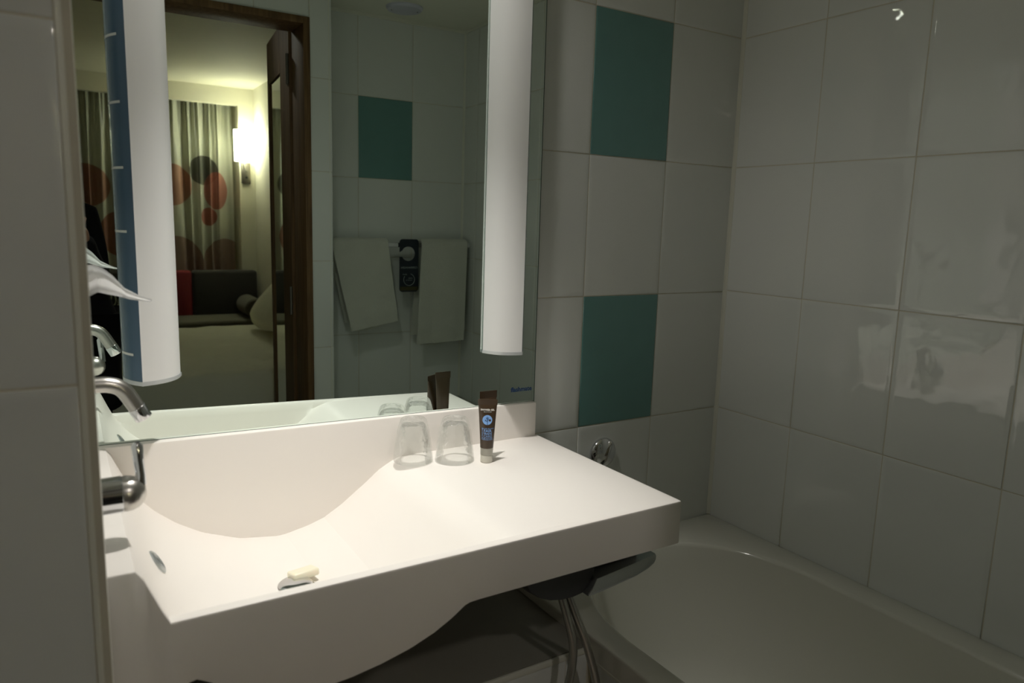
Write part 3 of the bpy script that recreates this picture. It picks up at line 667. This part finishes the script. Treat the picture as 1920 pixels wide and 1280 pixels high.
# ------------------------------------------------------------------ ceiling fittings
dl = thing('downlight', 'round recessed ceiling downlight above the basin', 'lamp', (SPOT.x, SPOT.y, 2.18))
bm = B(); lathe(bm, (SPOT.x, SPOT.y, 2.1795), (0, 0, -1), [(.045, -.001), (.045, .003), (.041, .005), (.033, .003), (.031, -.0005)], 40, caps=False); put('bezel', bm, M['chrome'], dl)
bm = B(); lathe(bm, (SPOT.x, SPOT.y, 2.1785), (0, 0, -1), [(.016, 0), (.0001, .0005)], 32); put('bulb', bm, M['bulb'], dl)
vn = thing('ceiling_vent', 'pale grey round ceiling vent near the towel wall', 'vent', (-0.365, -1.435, 2.18))
bm = B(); lathe(bm, (-0.365, -1.435, 2.1798), (0, 0, -1), [(.072, 0), (.072, .004), (.066, .012), (.045, .018), (.0001, .020)], 40); put('vent_dome', bm, M['vent'], vn)
for a in (0.5, 3.3):
    bm = B(); lathe(bm, (-0.365+.05*math.cos(a), -1.435+.05*math.sin(a), 2.166), (0, 0, -1), [(.004, 0), (.004, .003), (.0001, .0035)], 12); put('screw', bm, M['dark'], vn)

ef = thing('downlight', 'added fill light fitting in the bedroom ceiling just beyond the door', 'lamp', (-0.92, -2.35, 2.51))  # unseen fitting, added to carry the entry fill spot
bm = B(); lathe(bm, (-0.92, -2.35, 2.5095), (0, 0, -1), [(.060, -.001), (.060, .003), (.055, .006), (.045, .003), (.043, -.0005)], 36, caps=False); put('bezel', bm, M['chrome'], ef)
bm = B(); lathe(bm, (-0.92, -2.35, 2.5085), (0, 0, -1), [(.043, 0), (.0001, .0005)], 28); put('bulb', bm, M['fill_face'], ef)
# ------------------------------------------------------------------ towel rail, towels, door hanger
RY, RZ = -1.535, 1.255
tr_ = thing('towel_rail', 'chrome towel rail across the tiles under the teal tile', 'rail', (-0.34, -1.612, RZ))
bm = B(); box(bm, -0.665, -0.003, RY-.006, RY+.006, RZ-.010, RZ+.010, .003); put('bar', bm, M['chrome'], tr_)
for x in (-0.655, -0.010):
    bm = B(); box(bm, x-.008, x+.008, -1.6135, RY-.004, RZ-.008, RZ+.008, .002); put('bracket', bm, M['chrome'], tr_)
def towel(x0, x1, zf_l, zf_r, zb, skl, skr, seed, label):
    """x0<x1 at the bar; front bottom heights left/right; sideways drift of the two bottom corners"""
    t = thing('hand_towel', label, 'towel', ((x0+x1)/2, RY, RZ), group='white towels on the rail')
    bm = B(); NX, NF = 14, 26; R0 = .021
    def off_(u, v): return .004*math.sin(u*9+seed)*v + .0025*math.sin(u*21+seed*2)*v
    grid = []
    for i in range(NX+1):
        u = i/NX; col = []
        zfr = zf_l+(zf_r-zf_l)*u
        for k in range(NF+1):
            v = k/NF; z = RZ-(RZ-zfr)*v; x = x0+(x1-x0)*u + (skl*(1-u)+skr*u)*v
            band = sum(.0032 for bz_ in (.80, .845, .89) if abs(v-bz_) < .018)
            col.append(Vector((x, RY+R0+.010*v+off_(u, v)+band, z)))
        topc = []
        for k in range(1, 8):
            a = PI*k/8; topc.append(Vector((x0+(x1-x0)*u, RY+R0*math.cos(a), RZ+R0*math.sin(a)*.92)))
        back = []
        for k in range(15):
            v = k/14; back.append(Vector((x0+(x1-x0)*u+(skl*(1-u)+skr*u)*v*.95, RY-R0-.004*v+off_(u+.3, v)*.5, RZ-(RZ-zb)*v)))
        grid.append(col[::-1]+topc+back)
    V = [[bm.verts.new(p) for p in c] for c in grid]
    for a, b in zip(V, V[1:]):
        for k in range(len(a)-1): bm.faces.new((a[k], b[k], b[k+1], a[k+1]))
    bmesh.ops.recalc_face_normals(bm, faces=bm.faces); bmesh.ops.solidify(bm, geom=bm.faces[:], thickness=-0.0085)
    put('towel_cloth', bm, M['towel'], t, angle=70)
    bm = B(); grid = []     # second folded layer peeping out at the bottom
    for i in range(9):
        u = .10+.62*i/8; x = x0+(x1-x0)*u+(skl*(1-u)+skr*u); z = zf_l+(zf_r-zf_l)*u-.006-.008*math.sin(PI*i/8)
        grid.append([Vector((x, RY+.006, z)), Vector((x, RY+.016, z)), Vector((x, RY+.016, z+.12)), Vector((x, RY+.006, z+.12))])
    loft(bm, grid); put('inner_fold', bm, M['towel'], t, angle=70)
    return t
towel(-0.640, -0.400, .900, .935, .93, .075, .040, 1.0, 'white hand towel hung askew on the rail, beside the door return wall')
towel(-0.246, -0.028, .828, .835, .86, -.024, -.012, 2.4, 'longer white hand towel on the rail in the corner by the bath wall')
dh = thing('door_hanger', 'dark door hanger card hooked on the rail between the towels', 'sign', (-0.300, RY+.012, 1.06))
cx, hw = -0.2995, .0440; zt, zb_ = 1.2800, 1.0560; yy = RY+.0135
def rr(x0, x1, z0, z1, r, n=6):
    o = []
    for (a, b, s) in ((x1-r, z1-r, 0), (x0+r, z1-r, PI/2), (x0+r, z0+r, PI), (x1-r, z0+r, 1.5*PI)):
        for k in range(n+1): t = s+PI/2*k/n; o.append((a+r*math.cos(t), b+r*math.sin(t)))
    return o
ring_o = rr(cx-hw, cx+hw, zb_, zt, .014); hc = (cx-.004, 1.2185); hr = .0305
# card = C-shaped plate: hole open toward the left side
arcp = [(hc[0]+hr*math.cos(a), hc[1]+hr*math.sin(a)) for a in [PI*.86 - (PI*1.72)*k/28 for k in range(29)]]
left_x = cx-hw; outl_ = []
for p in ring_o[::-1]: outl_.append(p)
# order: start just below the slot on the left edge, run round the card, end just above the slot, then follow the hole back
lo = [p for p in ring_o]
st = sorted(range(len(lo)), key=lambda i: 0)
top_r = lo[0:7]; top_l = lo[7:14]; bot_l = lo[14:21]; bot_r = lo[21:28]
path = [(left_x, hc[1]-.013)] + bot_l + bot_r + top_r + top_l + [(left_x, hc[1]+.006)] + arcp
bm = B(); vs = [bm.verts.new((x, yy, z)) for x, z in path]
es = [bm.edges.new((vs[i], vs[(i+1) % len(vs)])) for i in range(len(vs))]
bmesh.ops.triangle_fill(bm, use_beauty=True, edges=es, normal=(0, 1, 0)); bmesh.ops.solidify(bm, geom=bm.faces[:], thickness=.0012)
put('card', bm, M['hanger'], dh, smooth=False)
fyy = yy+.0012
for s, sz, z in (('COPENHAGEN', .0112, 1.1560), ):
    text_mesh('lettering', s, sz, M['labeldim'], dh, (cx, fyy+.0004, z), (-1, 0, 0), (0, 0, 1), bold=.0001)
text_mesh('lettering', 'green', .0085, M['labeldim'], dh, (cx-.020, fyy+.0004, 1.1290), (-1, 0, 0), (0, 0, 1))
text_mesh('lettering', 'please', .0080, M['labeldim'], dh, (cx+.006, fyy+.0004, 1.1130), (-1, 0, 0), (0, 0, 1))
text_mesh('lettering', 'care for us', .0066, M['labeldim'], dh, (cx, fyy+.0004, 1.1045), (-1, 0, 0), (0, 0, 1))
bm = B(); arcq = [(cx+.0265*math.cos(a), 1.1085+.0265*math.sin(a)) for a in [math.radians(135-(-40))-0+math.radians(0) for _ in range(0)] + [math.radians(75 - (290)*k/40) for k in range(41)]]
a_ = [Vector((cx+.0250*math.cos(math.radians(75-290*k/40)), fyy+.0006, 1.1085+.0250*math.sin(math.radians(75-290*k/40)))) for k in range(41)]
a_ = [Vector((2*cx-p.x if False else p.x, p.y, p.z)) for p in a_]
tube(bm, a_, .0011, 6); put('ring_print', bm, M['labeldim'], dh)
bm = B(); box(bm, cx-hw+.004, cx+hw-.004, fyy, fyy+.0003, 1.062, 1.078); put('band_print', bm, M['hanger_band'], dh)

# ------------------------------------------------------------------ bedroom furniture
def curtain(x0, x1, seed, label):
    t = thing('curtain', label, 'curtain', ((x0+x1)/2, -6.18, 0.03), group='printed curtains at the far window')
    bm = B(); NX = 200; rows_ = [0.03, .5, 1.0, 1.4, 1.8, 2.05, 2.2, 2.32, 2.455]; V = []
    for z in rows_:
        r = []
        for i in range(NX+1):
            u = i/NX; x = x0+(x1-x0)*u; k = (2.455-z)
            a = .014+.012*min(1, k/.5)
            ph = 2*PI*u*(x1-x0)/.100 + seed + 1.5*math.sin(u*9+seed)*min(1, .3+k)+.9*math.sin(u*23+seed*3)+.35*math.sin(z*3+u*7)
            y = -6.17 + a*math.sin(ph) + .35*a*math.sin(ph*2.03+1+z*.4) + (.012*math.sin(ph*3.1) if z > 2.15 else 0)
            r.append(bm.verts.new((x+.008*math.cos(ph), y, z)))
        V.append(r)
    for a, b in zip(V, V[1:]):
        for i in range(NX): bm.faces.new((a[i], a[i+1], b[i+1], b[i]))
    bmesh.ops.solidify(bm, geom=bm.faces[:], thickness=.002)
    put('curtain_fabric', bm, M['curtain'], t, angle=180)
    bm = B(); box(bm, x0, x1, -6.19, -6.16, 2.456, 2.475, .002); put('track', bm, M['bead'], t)
curtain(-0.850, -0.135, .6, 'right-hand satin curtain printed with red and grey circles, beside the wall lamp')
curtain(-1.90, -0.870, 2.2, 'left-hand satin curtain printed with large salmon circles, behind the person')
wl_ = thing('wall_lamp', 'lit wall lamp with white drum shade on the far bedroom wall', 'lamp', (-0.045, -6.0, 1.64))
bm = B(); lathe(bm, (-0.093, -5.90, 1.845), (0, 0, 1), [(.066, 0), (.068, .0), (.070, .280), (.068, .280)], 40, caps=False); bmesh.ops.solidify(bm, geom=bm.faces[:], thickness=.001); put('lamp_shade', bm, M['shade'], wl_)
bm = B(); box(bm, -0.086, -0.006, -5.999, -5.97, 1.645, 1.835, .003); put('back_plate', bm, M['hinge'], wl_)
bm = B(); tube(bm, bez([(-0.050, -5.97, 1.76), (-0.055, -5.93, 1.76), (-0.075, -5.90, 1.78), (-0.090, -5.90, 1.86)], 6), .006, 12); put('arm', bm, M['satin'], wl_)
bm = B(); lathe(bm, (-0.045, -5.968, 1.70), (0, 1, 0), [(.010, 0), (.010, .01), (.0001, .011)], 16); put('switch', bm, M['dark'], wl_)
# sofa
sofa = thing('sofa', 'long charcoal sofa with a red back section under the curtains', 'sofa', (-1.1, -5.62, 0))
bm = B(); box(bm, -2.2, 0.0, -5.98, -5.40, .06, .30, .02); put('base', bm, M['sofa'], sofa)
bm = B(); box(bm, -2.2, 0.0, -5.86, -5.38, .30, .43, .03, 3); put('seat', bm, M['sofa_seat'], sofa)
def backpanel(x0, x1, m_, nm):
    bm = B(); box(bm, x0, x1, -5.96, -5.84, .40, .835, .03, 3)
    for v in bm.verts: v.co.y += (v.co.z-.43)*-.06
    return put(nm, bm, m_, sofa)
backpanel(-0.565, 0.012, M['sofa'], 'backrest'); backpanel(-0.83, -0.570, M['red'], 'backrest')['label'] = 'narrow red back section'
backpanel(-1.25, -0.835, M['sofa'], 'backrest'); backpanel(-1.50, -1.255, M['red'], 'backrest')['label'] = 'narrow red back section'; backpanel(-2.2, -1.505, M['sofa'], 'backrest')
for x in (-2.1, -0.1):
    for y in (-5.9, -5.48):
        bm = B(); tube(bm, [(x, y, 0), (x, y, .062)], [.018, .022], 12); put('leg', bm, M['dark'], sofa)
bm = B(); lathe(bm, (-0.110, -5.830, .5235), (0.0, 1, 0), [(.0001, 0), (.075, .004), (.088, .016), (.090, .03), (.090, .40), (.088, .415), (.075, .427), (.0001, .430)], 36)
tag(put('bolster', bm, [M['sofa_seat']], loc=(-0.11, -5.645, .433)), 'round taupe bolster cushion at the right end of the sofa', 'cushion')
def cushion(name, c, wd_, ht_, th_, rot, m_, label, cat, group=None, plump=2.4):
    bm = B(); n = 14; V = {}
    for s in (-1, 1):
        for i in range(n+1):
            for j in range(n+1):
                u, v = -1+2*i/n, -1+2*j/n
                e = (1-abs(u)**plump)*(1-abs(v)**plump); pinch = 1-.06*(abs(u)*abs(v))**2*2
                V[s, i, j] = bm.verts.new((u*wd_/2*pinch*(1-.04*(1-abs(v))*0), s*th_/2*max(0, e)**.42, v*ht_/2*pinch))
        for i in range(n):
            for j in range(n): bm.faces.new([V[s, i, j], V[s, i+1, j], V[s, i+1, j+1], V[s, i, j+1]][::s])
    bmesh.ops.remove_doubles(bm, verts=bm.verts, dist=1e-4)
    bmesh.ops.transform(bm, matrix=Matrix.Translation(c) @ rot.to_4x4(), verts=bm.verts)
    return tag(put(name, bm, m_, loc=c, angle=80), label, cat, group)
cushion('throw_cushion', (-1.205, -5.68, .605), .34, .34, .14, Matrix.Rotation(.30, 3, 'X'), M['cushion'], 'black throw cushion with pale leaf print leaning on the sofa', 'cushion')
# bed
bed = thing('bed', 'wide bed with pale linen, headboard end at the right wall', 'bed', (-0.95, -3.1, 0))
bm = B(); box(bm, -2.02, 0.0, -3.92, -2.33, .06, .32, .02); put('base', bm, M['mattress'], bed)
bm = B(); box(bm, -2.04, 0.0, -3.94, -2.31, .32, .565, .05, 4); put('mattress', bm, M['linen'], bed)
bm = B(); NXb, NYb = 60, 50; V = []
for i in range(NXb+1):
    r = []
    for j in range(NYb+1):
        x = -2.09+2.05*i/NXb; y = -3.975+1.70*j/NYb
        z = .592+.014*noise.noise(Vector((x*2.2, y*5, 3)))+.006*noise.noise(Vector((x*9, y*12, 1)))
        ed = min(1, (y+3.975)/.07, (-2.275-y)/.09, (x+2.09)/.07); ed = max(0, ed)
        z -= .16*(1-math.sqrt(1-(1-ed)**2)) if ed < 1 else 0
        r.append(bm.verts.new((x, y, z)))
    V.append(r)
for a, b in zip(V, V[1:]):
    for j in range(NYb): bm.faces.new((a[j], a[j+1], b[j+1], b[j]))
bmesh.ops.recalc_face_normals(bm, faces=bm.faces); bmesh.ops.solidify(bm, geom=bm.faces[:], thickness=.02)
put('duvet', bm, M['linen'], bed, angle=80)
for x in (-1.95, -0.08):
    for y in (-3.85, -2.42):
        bm = B(); tube(bm, [(x, y, 0), (x, y, .065)], [.025, .03], 12); put('leg', bm, M['dark'], bed)
bm = B(); box(bm, 0.005, 0.036, -4.0, -2.25, .3, 1.02, .008); put('headboard', bm, M['wood'], bed)
rot = Matrix.Rotation(PI/2, 3, 'Z') @ Matrix.Rotation(.75, 3, 'X')
cushion('pillow', (-0.330, -3.52, .815), .70, .50, .17, rot, M['linen'], 'pale pillow leaning on the bed headboard, nearer the sofa', 'pillow', 'pillows on the bed', 2.8)
cushion('pillow', (-0.330, -2.76, .815), .70, .50, .17, rot, M['linen'], 'pale pillow leaning on the bed headboard, nearer the door', 'pillow', 'pillows on the bed', 2.8)

# ------------------------------------------------------------------ the photographer (seen only in the mirror)
def skin_mesh(name, joints, edges, m_, parent, lev=2, root=0, world_off=Vector((0, 0, 0))):
    me = bpy.data.meshes.new(name); org = Vector(parent['origin']) if parent else Vector((0, 0, 0))
    me.from_pydata([Vector(j[0])+world_off-org for j in joints], edges, [])
    o = bpy.data.objects.new(name, me); COL.objects.link(o)
    sk = o.modifiers.new('skin', 'SKIN'); sk.use_smooth_shade = True; sk.branch_smoothing = .6
    for i, j in enumerate(joints):
        sv = me.skin_vertices[0].data[i]; r = j[1]; sv.radius = r if isinstance(r, tuple) else (r, r); sv.use_root = (i == root)
    ss = o.modifiers.new('sub', 'SUBSURF'); ss.levels = lev; ss.render_levels = lev
    dg = bpy.context.evaluated_depsgraph_get(); me2 = bpy.data.meshes.new_from_object(o.evaluated_get(dg))
    bpy.data.objects.remove(o); bpy.data.meshes.remove(me)
    for f in me2.polygons: f.use_smooth = True
    me2.materials.clear(); me2.materials.append(m_)
    o = bpy.data.objects.new(name, me2); COL.objects.link(o); o['origin'] = list(org)
    if parent: o.parent = parent
    return o
PX, PY = -1.600, -1.800
per = thing('person', 'person in black jacket and dark trousers holding a compact camera in the doorway', 'person', (PX, PY, 0))
ZK = 1.055
def P(x, y, z): return (PX+x, PY+y, z*ZK)
HX = CAM.x-PX
jo = [(P(0, 0, .86), (.100, .075)), (P(0, 0, 1.00), (.095, .070)), (P(0, .005, 1.16), (.100, .070)), (P(0, 0, 1.28), (.080, .055)), (P(0, .012, 1.375), .050), (P(0, .020, 1.42), .050),
      (P(0, .030, 1.475), (.068, .080)), (P(0, .030, 1.545), (.073, .088)), (P(0, .022, 1.600), (.055, .065)),
      (P(.110, .0, 1.275), .040), (P(.130, .05, 1.06), .030), (P(HX+.080, .235, 1.20/ZK), .024), (P(HX+.070, .315, 1.305/ZK), .024),
      (P(-.110, .0, 1.275), .040), (P(-.130, .05, 1.06), .030), (P(HX-.080, .235, 1.20/ZK), .024), (P(HX-.070, .315, 1.305/ZK), .024),
      (P(.085, 0, .80), .088), (P(.100, .01, .47), .056), (P(.105, -.01, .10), .038), (P(.110, .06, .045), .036), (P(.112, .15, .035), .026),
      (P(-.085, 0, .80), .088), (P(-.100, .01, .47), .056), (P(-.105, -.01, .10), .038), (P(-.110, .06, .045), .036), (P(-.112, .15, .035), .026)]
ed = [(0, 1), (1, 2), (2, 3), (3, 4), (4, 5), (5, 6), (6, 7), (7, 8), (3, 9), (9, 10), (10, 11), (11, 12), (3, 13), (13, 14), (14, 15), (15, 16), (0, 17), (17, 18), (18, 19), (19, 20), (20, 21), (0, 22), (22, 23), (23, 24), (24, 25), (25, 26)]
skin_mesh('body', jo, ed, M['skin'], per)
CB = Vector((CAM.x, CAM.y, CAM.z))       # the compact camera sits just behind the lens point
for s in (1, -1):     # hands closed round the camera ends
    wx = PX+HX+s*.070; wr_ = Vector((wx, PY+.315, 1.305))
    pal = Vector((CB.x+s*.064, CB.y-.060, CB.z-.028))
    hj = [(wr_, .022), (wr_.lerp(pal, .5), (.024, .020)), (pal, (.027, .017))]; he = [(0, 1), (1, 2)]
    for k, (dz, ln) in enumerate(((.030, .95), (.012, 1.05), (-.006, 1.0), (-.022, .82))):
        i0 = len(hj)
        b0 = pal+Vector((s*.004, .012, dz*.9+.006)); b1 = Vector((CB.x+s*.070, CB.y-.030, CB.z-.012+dz)); b2 = Vector((CB.x+s*.058, CB.y-.0165, CB.z-.012+dz)); b3 = Vector((CB.x+s*(.058-.016*ln), CB.y-.0165, CB.z-.013+dz))
        hj += [(b0, .0095), (b1, .0088), (b2, .0080), (b3, .0070)]; he += [(2, i0), (i0, i0+1), (i0+1, i0+2), (i0+2, i0+3)]
    i0 = len(hj); t0 = pal+Vector((-s*.006, -.010, .008)); t1 = Vector((CB.x+s*.062, CB.y-.074, CB.z-.008)); t2 = Vector((CB.x+s*.044, CB.y-.070, CB.z-.004))
    hj += [(t0, .0115), (t1, .0100), (t2, .0085)]; he += [(1, i0), (i0, i0+1), (i0+1, i0+2)]
    skin_mesh('hand', hj, he, M['skin'], per)
jk = [(P(0, 0, .56), (.250, .150)), (P(0, 0, .76), (.228, .140)), (P(0, 0, .92), (.205, .130)), (P(0, 0, 1.07), (.185, .120)), (P(0, 0, 1.20), (.168, .110)), (P(0, 0, 1.29), (.130, .088)), (P(0, .008, 1.352), .062),
      (P(.120, .0, 1.270), .066), (P(.135, .06, 1.06), .058), (P(HX+.084, .235, 1.20/ZK), .046), (P(HX+.074, .290, 1.270/ZK), .037),
      (P(-.120, .0, 1.270), .066), (P(-.135, .06, 1.06), .058), (P(HX-.084, .235, 1.20/ZK), .046), (P(HX-.074, .290, 1.270/ZK), .037)]
je = [(0, 1), (1, 2), (2, 3), (3, 4), (4, 5), (5, 6), (5, 7), (7, 8), (8, 9), (9, 10), (5, 11), (11, 12), (12, 13), (13, 14)]
skin_mesh('jacket', jk, je, M['black'], per, root=1)
tj = [(P(0, 0, .84), (.135, .105)), (P(.088, 0, .76), .100), (P(.102, .01, .46), .070), (P(.106, -.008, .10), .056), (P(-.088, 0, .76), .100), (P(-.102, .01, .46), .070), (P(-.106, -.008, .10), .056)]
skin_mesh('trousers', tj, [(0, 1), (1, 2), (2, 3), (0, 4), (4, 5), (5, 6)], M['jeans'], per)
for s in (1, -1):
    skin_mesh('shoe', [(P(s*.108, -.045, .045), (.042, .045)), (P(s*.110, .06, .042), (.046, .042)), (P(s*.113, .165, .032), (.038, .031))], [(0, 1), (1, 2)], M['black'], per)
hc_ = Vector(P(0, .030, 1.515))
bm = B(); bmesh.ops.create_uvsphere(bm, u_segments=28, v_segments=18, radius=1)
for v in list(bm.verts):
    n_ = v.co.copy(); v.co = hc_+Vector((n_.x*.086, -.012+n_.y*.103, .022+n_.z*.112))
    if n_.y > .30 and n_.z < .45: v.co.y = hc_.y+.022; v.co.z = max(v.co.z, hc_.z+.05)
    v.co += n_*.004*math.sin(n_.x*31+n_.z*17)
put('hair', bm, M['hair'], per, angle=80)
for s in (1, -1):
    bm = B(); lathe(bm, (hc_.x+s*.030, hc_.y+.078, hc_.z), (0, 1, 0), [(.0001, 0), (.010, .003), (.009, .008), (.0001, .011)], 14); put('eye', bm, M['eye'], per)
    bm = B(); lathe(bm, (hc_.x+s*.070, hc_.y-.004, hc_.z-.012), (s, .15, 0), [(.0001, 0), (.020, .002), (.026, .007), (.018, .011), (.0001, .012)], 14); put('ear', bm, M['skin'], per)
bm = B(); tube(bm, [(hc_.x, hc_.y+.082, hc_.z+.004), (hc_.x, hc_.y+.098, hc_.z-.030), (hc_.x, hc_.y+.086, hc_.z-.042)], [.006, .012, .008], 10); put('nose', bm, M['skin'], per)
bm = B(); tube(bm, [(hc_.x-.022, hc_.y+.080, hc_.z-.062), (hc_.x, hc_.y+.087, hc_.z-.061), (hc_.x+.022, hc_.y+.080, hc_.z-.062)], [.002, .0055, .002], 8); put('mouth', bm, mat('lips', (.30, .10, .08), .5), per)
cm = thing('compact_camera', 'black compact camera held up in both hands by the person', 'camera', (CB.x, CB.y-.055, CB.z-.035))
bm = B(); box(bm, CB.x-.055, CB.x+.055, CB.y-.062, CB.y-.026, CB.z-.033, CB.z+.034, .006, 3); put('camera_body', bm, M['dark'], cm)
bm = B(); lathe(bm, (CB.x, CB.y-.028, CB.z), (0, 1, 0), [(.027, 0), (.027, .006), (.024, .007), (.024, .012), (.020, .013), (.018, .010), (.0001, .009)], 32); put('lens', bm, M['dark'], cm)
bm = B(); lathe(bm, (CB.x-.035, CB.y-.044, CB.z+.033), (0, 0, 1), [(.008, 0), (.008, .005), (.0001, .006)], 20); put('shutter_button', bm, M['satin'], cm)
bm = B(); box(bm, CB.x-.040, CB.x+.026, CB.y-.0635, CB.y-.0615, CB.z-.024, CB.z+.024, .0008); put('screen', bm, M['dark'], cm)

for o in bpy.data.objects:
    if 'origin' in o: del o['origin']
